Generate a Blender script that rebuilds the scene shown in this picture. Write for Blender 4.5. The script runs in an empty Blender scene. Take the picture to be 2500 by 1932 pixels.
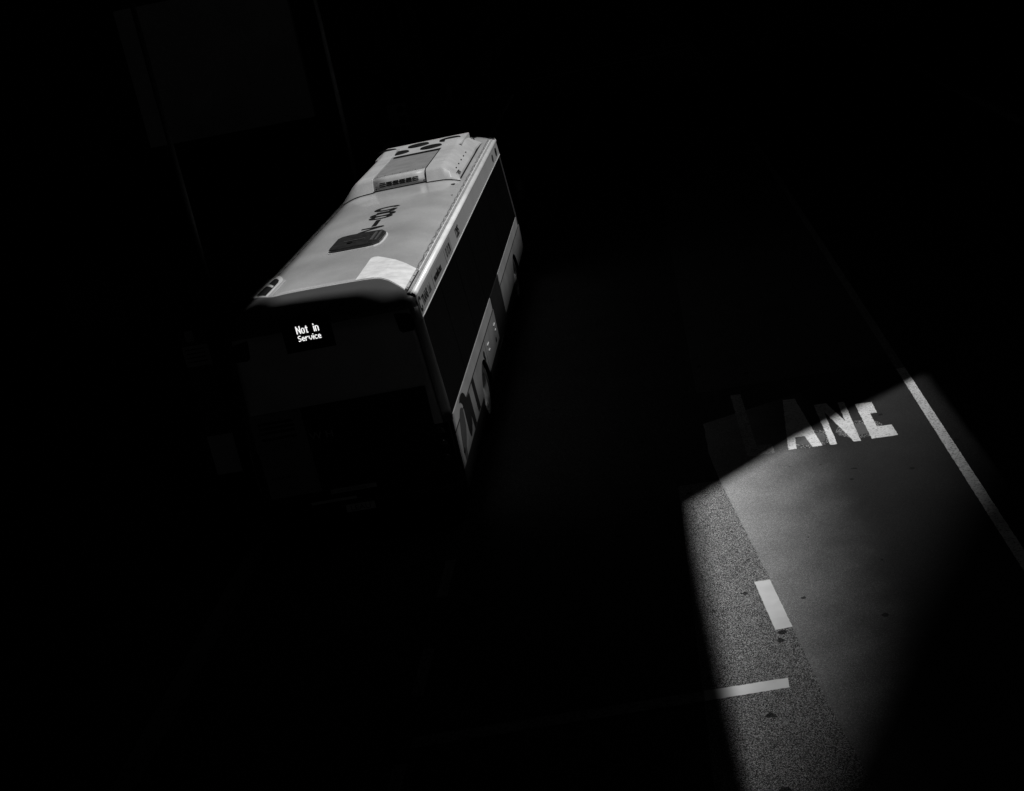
import bpy, bmesh, math, random
from mathutils import Vector, Matrix
random.seed(7)
C = bpy.context.scene.collection
S = bpy.context.scene
R = math.radians

# ------------------------------------------------------------------ camera
cam_d = bpy.data.cameras.new("camera")
cam = bpy.data.objects.new("camera", cam_d)
C.objects.link(cam)
cam.location = (4.0786, -15.0645, 6.5577)
cam.rotation_euler = (1.2437, 0.1928, 0.0704)
cam_d.sensor_fit = 'HORIZONTAL'
cam_d.sensor_width = 36.0
cam_d.lens = 36.0 * 3286.12 / 2500.0
cam_d.clip_end = 1500
cam_d.clip_start = 0.1
S.camera = cam

# ------------------------------------------------------------------ light
SUN_EL, SUN_AZ = R(62), R(2)          # azimuth from +X towards +Y
K = 1.0 / math.tan(SUN_EL)
SH = (K * math.cos(SUN_AZ), K * math.sin(SUN_AZ))   # ground shift per metre of height
world = bpy.data.worlds.new("World")
S.world = world
world.use_nodes = True
nt = world.node_tree
nt.nodes.clear()
sky = nt.nodes.new('ShaderNodeTexSky')
sky.sky_type = 'NISHITA'
sky.sun_disc = False
sky.sun_elevation = SUN_EL
sky.sun_rotation = math.pi / 2 - SUN_AZ
bw = nt.nodes.new('ShaderNodeRGBToBW')
bg = nt.nodes.new('ShaderNodeBackground')
out = nt.nodes.new('ShaderNodeOutputWorld')
nt.links.new(sky.outputs[0], bw.inputs[0])
nt.links.new(bw.outputs[0], bg.inputs[0])
bg.inputs[1].default_value = 0.013
nt.links.new(bg.outputs[0], out.inputs[0])
sun_d = bpy.data.lights.new("sun", 'SUN')
sun_d.energy = 3.6
sun_d.angle = R(1.2)
sun_d.color = (1.0, 1.0, 1.0)
sun = bpy.data.objects.new("sun", sun_d)
C.objects.link(sun)
sd = Vector((math.cos(SUN_EL) * math.cos(SUN_AZ), math.cos(SUN_EL) * math.sin(SUN_AZ), math.sin(SUN_EL)))
sun.rotation_euler = sd.to_track_quat('Z', 'Y').to_euler()
sun.location = (20, 0, 60)
S.view_settings.view_transform = 'Standard'
S.view_settings.look = 'None'
S.view_settings.exposure = 0.0
S.view_settings.gamma = 1.0


# ------------------------------------------------------------------ materials
def mat(name, base, rough=0.5, spec=0.5, metal=0.0, n1=None, n2=None, bump=None, coat=0.0):
    """n1/n2 = (scale, amount) noise on the base colour in object space; bump = (scale, strength)"""
    m = bpy.data.materials.new(name)
    m.use_nodes = True
    t = m.node_tree
    b = t.nodes['Principled BSDF']
    b.inputs['Roughness'].default_value = rough
    b.inputs['Metallic'].default_value = metal
    b.inputs['Specular IOR Level'].default_value = spec
    b.inputs['Coat Weight'].default_value = coat
    b.inputs['Coat Roughness'].default_value = 0.06
    b.inputs['Base Color'].default_value = (base, base, base, 1)
    tc = t.nodes.new('ShaderNodeTexCoord')
    prev = None
    for nn in (n1, n2):
        if not nn:
            continue
        nz = t.nodes.new('ShaderNodeTexNoise')
        nz.inputs['Scale'].default_value = nn[0]
        nz.inputs['Detail'].default_value = 4
        t.links.new(tc.outputs['Object'], nz.inputs['Vector'])
        mr = t.nodes.new('ShaderNodeMapRange')
        mr.inputs[1].default_value = 0.3
        mr.inputs[2].default_value = 0.7
        mr.inputs[3].default_value = 1 - nn[1]
        mr.inputs[4].default_value = 1 + nn[1]
        t.links.new(nz.outputs['Fac'], mr.inputs[0])
        mu = t.nodes.new('ShaderNodeMath')
        mu.operation = 'MULTIPLY'
        t.links.new(mr.outputs[0], mu.inputs[0])
        if prev is None:
            mu.inputs[1].default_value = base
        else:
            t.links.new(prev, mu.inputs[1])
        prev = mu.outputs[0]
    if prev is not None:
        t.links.new(prev, b.inputs['Base Color'])
    if bump:
        nz = t.nodes.new('ShaderNodeTexNoise')
        nz.inputs['Scale'].default_value = bump[0]
        nz.inputs['Detail'].default_value = 3
        t.links.new(tc.outputs['Object'], nz.inputs['Vector'])
        bp = t.nodes.new('ShaderNodeBump')
        bp.inputs['Strength'].default_value = bump[1]
        bp.inputs['Distance'].default_value = 0.01
        t.links.new(nz.outputs['Fac'], bp.inputs['Height'])
        t.links.new(bp.outputs[0], b.inputs['Normal'])
    m['out_col'] = 1
    return m


def asphalt(name, dark, light, scale, lo, hi, gum=0.13, light_falloff=None, bumps=0.6, rough=0.85):
    """stone-chip asphalt: noise between dark binder and light chips, sparse dark gum spots"""
    m = bpy.data.materials.new(name)
    m.use_nodes = True
    t = m.node_tree
    L = t.links.new
    b = t.nodes['Principled BSDF']
    b.inputs['Roughness'].default_value = rough
    b.inputs['Specular IOR Level'].default_value = 0.25
    tc = t.nodes.new('ShaderNodeTexCoord')
    v = t.nodes.new('ShaderNodeTexVoronoi')
    v.inputs['Scale'].default_value = scale
    L(tc.outputs['Object'], v.inputs['Vector'])
    sep = t.nodes.new('ShaderNodeSeparateColor')
    L(v.outputs['Color'], sep.inputs[0])
    mr = t.nodes.new('ShaderNodeMapRange')
    mr.inputs[1].default_value = lo
    mr.inputs[2].default_value = hi
    L(sep.outputs[0], mr.inputs[0])
    pw = t.nodes.new('ShaderNodeMath'); pw.operation = 'POWER'
    L(mr.outputs[0], pw.inputs[0]); pw.inputs[1].default_value = 3.4
    mr2 = t.nodes.new('ShaderNodeMapRange')
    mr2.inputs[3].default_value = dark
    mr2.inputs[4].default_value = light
    L(pw.outputs[0], mr2.inputs[0])
    n = t.nodes.new('ShaderNodeTexNoise')
    n.inputs['Scale'].default_value = 1.3
    n.inputs['Detail'].default_value = 6
    L(tc.outputs['Object'], n.inputs['Vector'])
    m3 = t.nodes.new('ShaderNodeMapRange')
    m3.inputs[1].default_value = 0.3; m3.inputs[2].default_value = 0.7
    m3.inputs[3].default_value = 0.88; m3.inputs[4].default_value = 1.12
    L(n.outputs['Fac'], m3.inputs[0])
    mu = t.nodes.new('ShaderNodeMath'); mu.operation = 'MULTIPLY'
    L(mr2.outputs[0], mu.inputs[0]); L(m3.outputs[0], mu.inputs[1])
    cur = mu.outputs[0]
    if light_falloff:
        # light falloff painted darker to the right: start x, end x, end factor
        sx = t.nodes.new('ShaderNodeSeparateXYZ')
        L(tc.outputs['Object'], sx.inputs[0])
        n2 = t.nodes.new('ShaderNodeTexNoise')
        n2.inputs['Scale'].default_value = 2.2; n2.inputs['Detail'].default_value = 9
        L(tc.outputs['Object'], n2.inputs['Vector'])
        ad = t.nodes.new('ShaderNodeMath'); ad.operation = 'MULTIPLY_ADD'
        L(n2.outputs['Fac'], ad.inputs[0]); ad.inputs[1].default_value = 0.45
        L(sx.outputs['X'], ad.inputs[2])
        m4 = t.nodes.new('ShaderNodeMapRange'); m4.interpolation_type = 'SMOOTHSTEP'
        m4.inputs[1].default_value = light_falloff[0]; m4.inputs[2].default_value = light_falloff[1]
        m4.inputs[3].default_value = 1.0; m4.inputs[4].default_value = light_falloff[2]
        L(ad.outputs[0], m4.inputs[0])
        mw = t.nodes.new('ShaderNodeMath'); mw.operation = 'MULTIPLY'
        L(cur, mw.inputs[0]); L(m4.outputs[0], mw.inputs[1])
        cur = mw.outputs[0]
    if gum:
        vg = t.nodes.new('ShaderNodeTexVoronoi')
        vg.inputs['Scale'].default_value = 3.4
        wn = t.nodes.new('ShaderNodeTexNoise'); wn.inputs['Scale'].default_value = 14
        L(tc.outputs['Object'], wn.inputs['Vector'])
        mx = t.nodes.new('ShaderNodeMix'); mx.data_type = 'VECTOR'
        mx.inputs[0].default_value = 0.06
        L(tc.outputs['Object'], mx.inputs[4]); L(wn.outputs['Color'], mx.inputs[5])
        L(mx.outputs[1], vg.inputs['Vector'])
        sg = t.nodes.new('ShaderNodeSeparateColor')
        L(vg.outputs['Color'], sg.inputs[0])
        th = t.nodes.new('ShaderNodeMath'); th.operation = 'MULTIPLY'
        L(sg.outputs[0], th.inputs[0]); th.inputs[1].default_value = gum
        lt = t.nodes.new('ShaderNodeMath'); lt.operation = 'LESS_THAN'
        L(vg.outputs['Distance'], lt.inputs[0]); L(th.outputs[0], lt.inputs[1])
        m5 = t.nodes.new('ShaderNodeMapRange')
        m5.inputs[3].default_value = 1.0; m5.inputs[4].default_value = 0.18
        L(lt.outputs[0], m5.inputs[0])
        mg = t.nodes.new('ShaderNodeMath'); mg.operation = 'MULTIPLY'
        L(cur, mg.inputs[0]); L(m5.outputs[0], mg.inputs[1])
        cur = mg.outputs[0]
    L(cur, b.inputs['Base Color'])
    bp = t.nodes.new('ShaderNodeBump')
    bp.inputs['Strength'].default_value = bumps
    bp.inputs['Distance'].default_value = 0.004
    L(sep.outputs[1], bp.inputs['Height'])
    L(bp.outputs[0], b.inputs['Normal'])
    return m


def worn_paint(name, base, under, thr=0.36):
    m = bpy.data.materials.new(name)
    m.use_nodes = True
    t = m.node_tree
    L = t.links.new
    b = t.nodes['Principled BSDF']
    b.inputs['Roughness'].default_value = 0.7
    b.inputs['Specular IOR Level'].default_value = 0.2
    tc = t.nodes.new('ShaderNodeTexCoord')
    n = t.nodes.new('ShaderNodeTexNoise')
    n.inputs['Scale'].default_value = 38; n.inputs['Detail'].default_value = 8
    n.inputs['Roughness'].default_value = 0.75
    L(tc.outputs['Object'], n.inputs['Vector'])
    mr = t.nodes.new('ShaderNodeMapRange')
    mr.inputs[1].default_value = thr; mr.inputs[2].default_value = thr + 0.12
    mr.inputs[3].default_value = under; mr.inputs[4].default_value = base
    L(n.outputs['Fac'], mr.inputs[0])
    n2 = t.nodes.new('ShaderNodeTexNoise'); n2.inputs['Scale'].default_value = 4; n2.inputs['Detail'].default_value = 5
    L(tc.outputs['Object'], n2.inputs['Vector'])
    m2 = t.nodes.new('ShaderNodeMapRange')
    m2.inputs[1].default_value = 0.3; m2.inputs[2].default_value = 0.7
    m2.inputs[3].default_value = 0.85; m2.inputs[4].default_value = 1.08
    L(n2.outputs['Fac'], m2.inputs[0])
    mu = t.nodes.new('ShaderNodeMath'); mu.operation = 'MULTIPLY'
    L(mr.outputs[0], mu.inputs[0]); L(m2.outputs[0], mu.inputs[1])
    L(mu.outputs[0], b.inputs['Base Color'])
    return m


def emis(name, v):
    m = bpy.data.materials.new(name)
    m.use_nodes = True
    b = m.node_tree.nodes['Principled BSDF']
    b.inputs['Base Color'].default_value = (0.02, 0.02, 0.02, 1)
    b.inputs['Emission Color'].default_value = (1, 1, 1, 1)
    b.inputs['Emission Strength'].default_value = v
    return m


M = {}
M['roof'] = mat('roof_paint', 0.40, 0.28, 0.5, n1=(75, 0.17), n2=(1.1, 0.17), bump=(260, 0.05), coat=0.35)
M['white'] = mat('white_paint', 0.62, 0.3, 0.5, n1=(60, 0.04), n2=(2, 0.05), coat=0.2)
M['gelcoat'] = mat('gelcoat', 0.40, 0.45, 0.4, n1=(80, 0.13), n2=(3, 0.12), bump=(200, 0.05))
M['bright'] = mat('bright_sheet', 0.70, 0.4, 0.4, n1=(7, 0.16), n2=(60, 0.05))
M['rail'] = mat('rail_paint', 0.80, 0.3, 0.5, n1=(3, 0.08), n2=(40, 0.06), coat=0.3)
M['railgrey'] = mat('rail_groove', 0.30, 0.5, 0.4, n1=(12, 0.2))
M['sealant'] = mat('sealant', 0.10, 0.7, 0.2, n1=(30, 0.7), n2=(120, 0.4))
M['cove'] = mat('cove_paint', 0.27, 0.35, 0.4, n1=(120, 0.05), n2=(1.2, 0.06))
M['covedark'] = mat('cove_strip', 0.19, 0.4, 0.4, n1=(60, 0.05))
M['lower'] = mat('lower_paint', 0.15, 0.35, 0.4, n1=(90, 0.06), n2=(2.2, 0.14))
M['upper'] = mat('upper_paint', 0.22, 0.35, 0.4, n1=(90, 0.06), n2=(2.2, 0.12))
M['cap'] = mat('cap_paint', 0.062, 0.42, 0.35, n1=(150, 0.06), n2=(1.5, 0.08))
M['black'] = mat('black_plastic', 0.008, 0.5, 0.2, n1=(20, 0.3))
M['dark'] = mat('dark_grey', 0.025, 0.6, 0.3, n1=(15, 0.3))
M['ink'] = mat('ink', 0.006, 0.6, 0.15, n1=(40, 0.2))
M['inkgrey'] = mat('ink_grey', 0.035, 0.5, 0.3, n1=(40, 0.1))
M['glass'] = mat('tinted_glass', 0.004, 0.08, 0.3, n1=(2, 0.1))
M['hatch'] = mat('smoked_hatch', 0.028, 0.22, 0.5, n1=(14, 0.3))
M['hatchlight'] = mat('hatch_ridge', 0.09, 0.3, 0.5, n1=(30, 0.3))
M['mesh'] = mat('grille_mesh', 0.012, 0.7, 0.2, n1=(60, 0.6))
M['condenser'] = mat('condenser_mesh', 0.19, 0.6, 0.3, n1=(260, 0.25), n2=(5, 0.12))
M['rubber'] = mat('rubber', 0.015, 0.85, 0.2, n1=(25, 0.3))
M['rim'] = mat('rim_metal', 0.35, 0.4, 0.5, n1=(20, 0.15))
M['steel'] = mat('handle_metal', 0.6, 0.25, 0.6, n1=(40, 0.05))
M['led'] = emis('led_dots', 1.05)
M['lamp'] = mat('lamp_lens', 0.012, 0.35, 0.5, n1=(60, 0.3))
M['plate'] = mat('plate_face', 0.5, 0.4, 0.4, n1=(20, 0.05))
M['poster'] = mat('poster_paper', 0.32, 0.6, 0.3, n1=(6, 0.1))
M['road'] = asphalt('sunlit_asphalt', 0.022, 0.78, 185, 0.0, 1.0, bumps=1.0, gum=0.2)  # lighter copy of the road asphalt, laid only where sun falls
M['roadshade'] = asphalt('shaded_asphalt', 0.02, 0.10, 110, 0.0, 1.0)  # darker asphalt colour for the road lying in shade
M['lane'] = asphalt('lane_surfacing', 0.22, 0.70, 210, 0.0, 1.0, light_falloff=(4.25, 6.15, 0.08), bumps=0.35, rough=0.75)  # colour darkens to the right, standing in for the light's falloff
M['laneshade'] = asphalt('shaded_surfacing', 0.05, 0.16, 160, 0.0, 1.0)  # darker copy of the lane colour for its shaded stretch
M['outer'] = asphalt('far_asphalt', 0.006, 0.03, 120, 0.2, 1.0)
M['paint'] = worn_paint('road_paint', 0.78, 0.20, 0.36)
M['newpaint'] = worn_paint('fresh_paint', 0.80, 0.5, 0.18)
M['rear'] = mat('rear_paint', 0.42, 0.4, 0.3, n1=(60, 0.05), n2=(1.5, 0.12))
M['shadepaint'] = worn_paint('shaded_paint', 0.30, 0.05, 0.42)  # line paint darkened for the stretches in shade
M['shadeletter'] = worn_paint('shaded_letter', 0.50, 0.10, 0.40)  # lettering paint with the shade on the L put into its colour
M['oldpaint'] = worn_paint('old_paint', 0.75, 0.16, 0.38)
M['patchring'] = asphalt('cover_surround', 0.03, 0.55, 90, 0.2, 1.0, gum=0, bumps=1.0)
M['cover'] = mat('iron_cover', 0.11, 0.6, 0.4, n1=(60, 0.3))
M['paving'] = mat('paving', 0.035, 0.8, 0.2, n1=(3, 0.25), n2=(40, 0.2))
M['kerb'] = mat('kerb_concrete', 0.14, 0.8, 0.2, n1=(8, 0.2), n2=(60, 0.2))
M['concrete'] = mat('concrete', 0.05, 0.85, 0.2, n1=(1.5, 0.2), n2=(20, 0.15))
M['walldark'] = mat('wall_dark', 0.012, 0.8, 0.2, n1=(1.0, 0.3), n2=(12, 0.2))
M['fascia'] = mat('fascia', 0.42, 0.7, 0.3, n1=(0.8, 0.15), n2=(10, 0.08))
M['pole'] = mat('pole_metal', 0.2, 0.5, 0.4, n1=(6, 0.2))
M['skin'] = mat('skin', 0.18, 0.6, 0.3, n1=(30, 0.05))
M['cloth'] = mat('shirt_cloth', 0.22, 0.9, 0.1, n1=(20, 0.1))
M['trousers'] = mat('trouser_cloth', 0.02, 0.9, 0.1, n1=(20, 0.2))
M['hair'] = mat('hair', 0.01, 0.6, 0.3, n1=(80, 0.4))


# ------------------------------------------------------------------ helpers
def link(name, bm, m, parent=None, smooth=False):
    me = bpy.data.meshes.new(name)
    bm.normal_update()
    bm.to_mesh(me)
    bm.free()
    o = bpy.data.objects.new(name, me)
    C.objects.link(o)
    if m is not None:
        me.materials.append(m)
    if parent is not None:
        o.parent = parent
    if smooth:
        for p in me.polygons:
            p.use_smooth = True
    return o


def thing(name, label, cat, loc=(0, 0, 0), rot=(0, 0, 0), group=None):
    o = bpy.data.objects.new(name, None)
    C.objects.link(o)
    o.location = loc
    o.rotation_euler = rot
    o['label'] = label
    o['category'] = cat
    if group:
        o['group'] = group
    return o


def tag(o, label, cat, group=None):
    o['label'] = label
    o['category'] = cat
    if group:
        o['group'] = group
    return o


def box(bm, x0, x1, y0, y1, z0, z1):
    vs = [bm.verts.new((x, y, z)) for z in (z0, z1) for y in (y0, y1) for x in (x0, x1)]
    for f in ((0, 2, 3, 1), (4, 5, 7, 6), (0, 1, 5, 4), (2, 6, 7, 3), (0, 4, 6, 2), (1, 3, 7, 5)):
        bm.faces.new([vs[i] for i in f])


def boxobj(name, b, m, parent=None, bev=0.0, smooth=False):
    bm = bmesh.new()
    box(bm, *b)
    if bev:
        bmesh.ops.bevel(bm, geom=bm.edges[:], offset=bev, segments=3, affect='EDGES', profile=0.5)
    return link(name, bm, m, parent, smooth)


def prism(bm, pts, h):
    """pts: list of 3D points of a planar polygon, h: extrusion Vector"""
    h = Vector(h)
    a = [bm.verts.new(Vector(p)) for p in pts]
    b = [bm.verts.new(Vector(p) + h) for p in pts]
    n = len(pts)
    fs = [bm.faces.new(a), bm.faces.new(b[::-1])]
    for i in range(n):
        fs.append(bm.faces.new([a[i], b[i], b[(i + 1) % n], a[(i + 1) % n]]))
    bmesh.ops.recalc_face_normals(bm, faces=fs)


def cyl(bm, p0, p1, r0, r1=None, n=20, caps=True):
    r1 = r0 if r1 is None else r1
    p0, p1 = Vector(p0), Vector(p1)
    d = (p1 - p0).normalized()
    u = d.orthogonal().normalized()
    v = d.cross(u)
    a = [bm.verts.new(p0 + (u * math.cos(2 * math.pi * i / n) + v * math.sin(2 * math.pi * i / n)) * r0) for i in range(n)]
    b = [bm.verts.new(p1 + (u * math.cos(2 * math.pi * i / n) + v * math.sin(2 * math.pi * i / n)) * r1) for i in range(n)]
    for i in range(n):
        bm.faces.new([a[i], a[(i + 1) % n], b[(i + 1) % n], b[i]])
    if caps:
        bm.faces.new(a[::-1])
        bm.faces.new(b)


def grid(bm, rows):
    vr = [[bm.verts.new(p) for p in r] for r in rows]
    for i in range(len(vr) - 1):
        for j in range(len(vr[0]) - 1):
            bm.faces.new([vr[i][j], vr[i][j + 1], vr[i + 1][j + 1], vr[i + 1][j]])
    return vr


def tube(bm, pts, r, n=8):
    for a, b in zip(pts[:-1], pts[1:]):
        cyl(bm, a, b, r, n=n)


def textobj(name, s, origin, ex, ey, height, m, parent=None, align='LEFT', depth=0.002, xs=1.0, bold=0.0, shear=0.0):
    """flat lettering as a thin mesh: origin, reading direction ex, up direction ey; height = cap height"""
    cu = bpy.data.curves.new(name, 'FONT')
    cu.body = s
    cu.align_x = align
    cu.size = height / 0.70
    cu.extrude = depth / 2
    cu.offset = bold
    cu.shear = shear
    cu.resolution_u = 6
    tmp = bpy.data.objects.new(name + '_tmp', cu)
    C.objects.link(tmp)
    dg = bpy.context.evaluated_depsgraph_get()
    me = bpy.data.meshes.new_from_object(tmp.evaluated_get(dg))
    bpy.data.objects.remove(tmp)
    bpy.data.curves.remove(cu)
    ex, ey = Vector(ex).normalized(), Vector(ey).normalized()
    ez = ex.cross(ey)
    mt = Matrix((ex * xs, ey, ez)).transposed().to_4x4()
    mt.translation = Vector(origin)
    me.transform(mt)
    me.materials.clear()
    me.materials.append(m)
    me.name = name
    o = bpy.data.objects.new(name, me)
    C.objects.link(o)
    if parent is not None:
        o.parent = parent
    return o


def lerp_tab(tab, z):
    if z <= tab[0][0]:
        return tab[0][1]
    for (a, b), (c, d) in zip(tab[:-1], tab[1:]):
        if z <= c:
            return b + (d - b) * (z - a) / (c - a)
    return tab[-1][1]


# ------------------------------------------------------------------ ground and road
def sheet(name, poly, z, m, kind='structure', parent=None):
    bm = bmesh.new()
    bm.faces.new([bm.verts.new((x, y, z)) for x, y in poly])
    bmesh.ops.recalc_face_normals(bm, faces=bm.faces[:])
    if bm.faces[:][0].normal.z < 0:
        bmesh.ops.reverse_faces(bm, faces=bm.faces[:])
    o = link(name, bm, m, parent)
    if kind:
        o['kind'] = kind
    return o


def seam_x(y):      # edge of the surfaced lane, drifting right towards the camera
    pts = [(-12, 5.9), (-5.1, 4.84), (-2.64, 4.60), (-0.05, 4.30), (0.9, 4.22), (160, 4.2)]
    return lerp_tab(pts, y)


sheet('ground', [(-300, -300), (300, -300), (300, 500), (-300, 500)], -0.02, M['outer'])
sheet('road', [(-1.43, -60), (13, -60), (13, 180), (-1.43, 180)], 0.0, M['roadshade'])
sheet('sunlit_strip', [(3.79, -12), (7.0, -12), (7.0, 0.05), (3.79, 0.05)], 0.002, M['road'])
ys = [-12 + i * 0.25 for i in range(57)] + [2 + i * 4 for i in range(1, 45)]
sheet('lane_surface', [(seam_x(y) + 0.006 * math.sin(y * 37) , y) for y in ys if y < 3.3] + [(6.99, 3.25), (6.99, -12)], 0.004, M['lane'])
sheet('lane_surface', [(4.2, 3.26), (6.99, 3.26), (6.99, 150), (4.2, 150)], 0.004, M['laneshade'])
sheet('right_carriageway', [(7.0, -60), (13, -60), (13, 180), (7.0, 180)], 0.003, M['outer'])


def kerb(name, x0, x1, y0, y1):
    bm = bmesh.new()
    y = y0
    while y < y1:
        box(bm, x0, x1, y + 0.004, min(y + 1.2, y1) - 0.004, -0.05, 0.13)
        y += 1.2
    bmesh.ops.bevel(bm, geom=[e for e in bm.edges if abs(e.verts[0].co.z - .13) < 1e-4 and abs(e.verts[1].co.z - .13) < 1e-4], offset=0.02, segments=2, affect='EDGES')
    o = link(name, bm, M['kerb'])
    o['kind'] = 'structure'
    return o


kerb('kerb', -1.60, -1.43, -30, 46)
kerb('kerb', 13.0, 13.17, -30, 46)
bm = bmesh.new()
box(bm, -40, -1.605, -60, 46, -0.05, 0.12)
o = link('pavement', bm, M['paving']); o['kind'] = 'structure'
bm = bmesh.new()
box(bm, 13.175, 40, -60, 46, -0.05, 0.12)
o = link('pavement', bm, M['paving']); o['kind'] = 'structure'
# pale paving bands and tactile strips near the crossing
for (x0, x1, y0, y1) in ((-3.9, -1.62, 44.2, 46.0), (-3.4, -1.62, 38.2, 39.6), (-3.0, -1.62, 33.4, 34.4)):
    bm = bmesh.new(); box(bm, x0, x1, y0, y1, 0.05, 0.124)
    o = link('paving_band', bm, M['kerb']); o['kind'] = 'structure'


def marking(name, poly, m=None, z=0.009, jag=0.0):
    pts = []
    n = len(poly)
    for i in range(n):
        a, b = poly[i], poly[(i + 1) % n]
        L = math.hypot(b[0] - a[0], b[1] - a[1])
        k = max(1, int(L / 0.035)) if jag else 1
        k = min(k, 400)
        for j in range(k):
            t = j / k
            pts.append((a[0] + (b[0] - a[0]) * t + random.uniform(-jag, jag), a[1] + (b[1] - a[1]) * t + random.uniform(-jag, jag)))
    return sheet(name, pts, z, m or M['paint'])


marking('edge_line', [(6.955, -12), (7.075, -12), (7.075, 2.95), (6.955, 2.95)], M['oldpaint'], jag=0.003)
marking('edge_line', [(6.955, 2.955), (7.075, 2.955), (7.075, 60), (6.955, 60)], M['shadepaint'])
marking('lane_dash', [(seam_x(-2.66) - 0.165, -2.66), (seam_x(-2.66) - 0.005, -2.65), (seam_x(-3.66) - 0.0, -3.65), (seam_x(-3.66) - 0.165, -3.67)], M['newpaint'], jag=0.0025)
marking('box_end_line', [(3.80, -4.722), (4.545, -4.68), (4.55, -4.52), (3.80, -4.558)], M['newpaint'], jag=0.003)
marking('box_end_line', [(1.15, -4.87), (3.797, -4.722), (3.797, -4.558), (1.15, -4.70)], M['shadepaint'], jag=0.003)
for i in range(14):
    y = -12 + i * 2.0
    if -5.2 < y < -4.2:
        continue
    if y < 0:
        marking('lane_dash', [(1.03, y), (1.15, y), (1.15, y + 0.9), (1.03, y + 0.9)], M['shadepaint'])
for i in range(16):
    y = 17.6 + i * 1.55
    marking('lane_dash', [(1.03, y), (1.15, y), (1.15, y + 0.5), (1.03, y + 0.5)], M['shadepaint'])
marking('stop_line', [(-1.4, 51.4), (6.9, 52.0), (6.9, 52.35), (-1.4, 51.75)], M['oldpaint'])
marking('crossing_line', [(-1.4, 54.2), (6.9, 54.8), (6.9, 55.0), (-1.4, 54.4)], M['oldpaint'])
# letters L A N E, 2.3 m (L, A) shrinking to the strokes seen; one word on the road
LET = []
LET.append([(4.66, 2.93), (4.80, 2.91), (4.83, 0.93), (5.02, 0.92), (5.02, 0.63), (4.68, 0.62)])          # L
LET.append([(5.19, 0.645), (5.29, 0.64), (5.335, 1.20), (5.47, 1.21), (5.50, 0.63), (5.605, 0.62), (5.50, 2.40), (5.33, 2.42)])  # A
LET.append([(5.70, .60), (5.785, .598), (5.79, 1.75), (5.955, .80), (5.985, .595), (6.07, .588), (6.09, 2.0), (6.005, 2.0), (5.995, 1.32), (5.86, 2.05), (5.70, 2.05)])  # N
LET.append([(6.205, 0.60), (6.52, 0.59), (6.52, 0.955), (6.33, 0.965), (6.325, 1.42), (6.415, 1.43), (6.42, 1.83), (6.205, 1.85)])  # E
LET[1] = [(5.19, 0.645), (5.29, 0.64), (5.32, 1.02), (5.44, 1.02), (5.485, 0.63), (5.605, 0.62), (5.49, 2.40), (5.33, 2.42)]
LET[3] = [(6.205, 0.60), (6.52, 0.59), (6.515, 0.955), (6.335, 0.965), (6.33, 1.44), (6.42, 1.43), (6.42, 1.83), (6.205, 1.85)]
for i, p in enumerate(LET):
    marking('lane_lettering', p, M['shadeletter'] if i == 0 else M['paint'], jag=0.004)


def disc_sheet(name, cx, cy, r0, r1, z, m):
    bm = bmesh.new()
    n = 48
    if r0 <= 0:
        bm.faces.new([bm.verts.new((cx + r1 * math.cos(2 * math.pi * i / n), cy + r1 * math.sin(2 * math.pi * i / n), z)) for i in range(n)])
    else:
        a = [bm.verts.new((cx + r0 * math.cos(2 * math.pi * i / n), cy + r0 * math.sin(2 * math.pi * i / n), z)) for i in range(n)]
        b = [bm.verts.new((cx + (r1 + random.uniform(-.006, .006)) * math.cos(2 * math.pi * i / n), cy + r1 * math.sin(2 * math.pi * i / n), z)) for i in range(n)]
        for i in range(n):
            bm.faces.new([a[i], b[i], b[(i + 1) % n], a[(i + 1) % n]])
    return link(name, bm, m)


for (cx, cy) in ((6.12, 0.98), (5.50, 0.90)):
    o = disc_sheet('cover_surround', cx, cy, 0.19, 0.29, 0.0065, M['patchring']); o['kind'] = 'structure'
    w = disc_sheet('manhole_cover', cx, cy, 0, 0.188, 0.0072, M['cover'])
    tag(w, 'round cover in the lane under the letters N and E' if cx > 5.8 else 'round cover in the lane under the foot of the letter A', 'manhole cover', 'round covers under the lane lettering')

# ------------------------------------------------------------------ bus
ROLL = -0.0154
bus = thing('bus', 'white-roofed single-deck city bus driving away, its rear sign lit Not in Service', 'bus', (0, 0, 0), (0, ROLL, 0))
WT = [(0.30, 1.262), (0.63, 1.28), (1.33, 1.28), (2.60, 1.207), (2.86, 1.187)]
LB = 11.9


def W(z):
    return lerp_tab(WT, z)


# dark hull under the panels
bm = bmesh.new()
for (y0, y1, w, z0, z1) in ((0.06, 2.62, 1.25, 0.32, 0.98), (3.88, 9.08, 1.25, 0.32, 0.98), (10.36, LB - .15, 1.25, 0.34, 0.98), (2.62, 3.88, 0.90, 0.34, 0.98), (9.08, 10.36, 0.90, 0.34, 0.98)):
    box(bm, -w, w, y0, y1, z0, z1)
rows = []
for y in (0.06, 3, 6, 9, LB - .1):
    rows.append([(sx * (W(z) - 0.012), y, z) for sx, z in ((-1, 0.98), (-1, 1.33), (-1, 2.6), (-1, 2.86), (1, 2.86), (1, 2.6), (1, 1.33), (1, 0.98))])
vr = grid(bm, rows)
bm.faces.new(vr[0]); bm.faces.new(vr[-1][::-1])
bmesh.ops.recalc_face_normals(bm, faces=bm.faces[:])
link('body', bm, M['dark'], bus)


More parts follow.
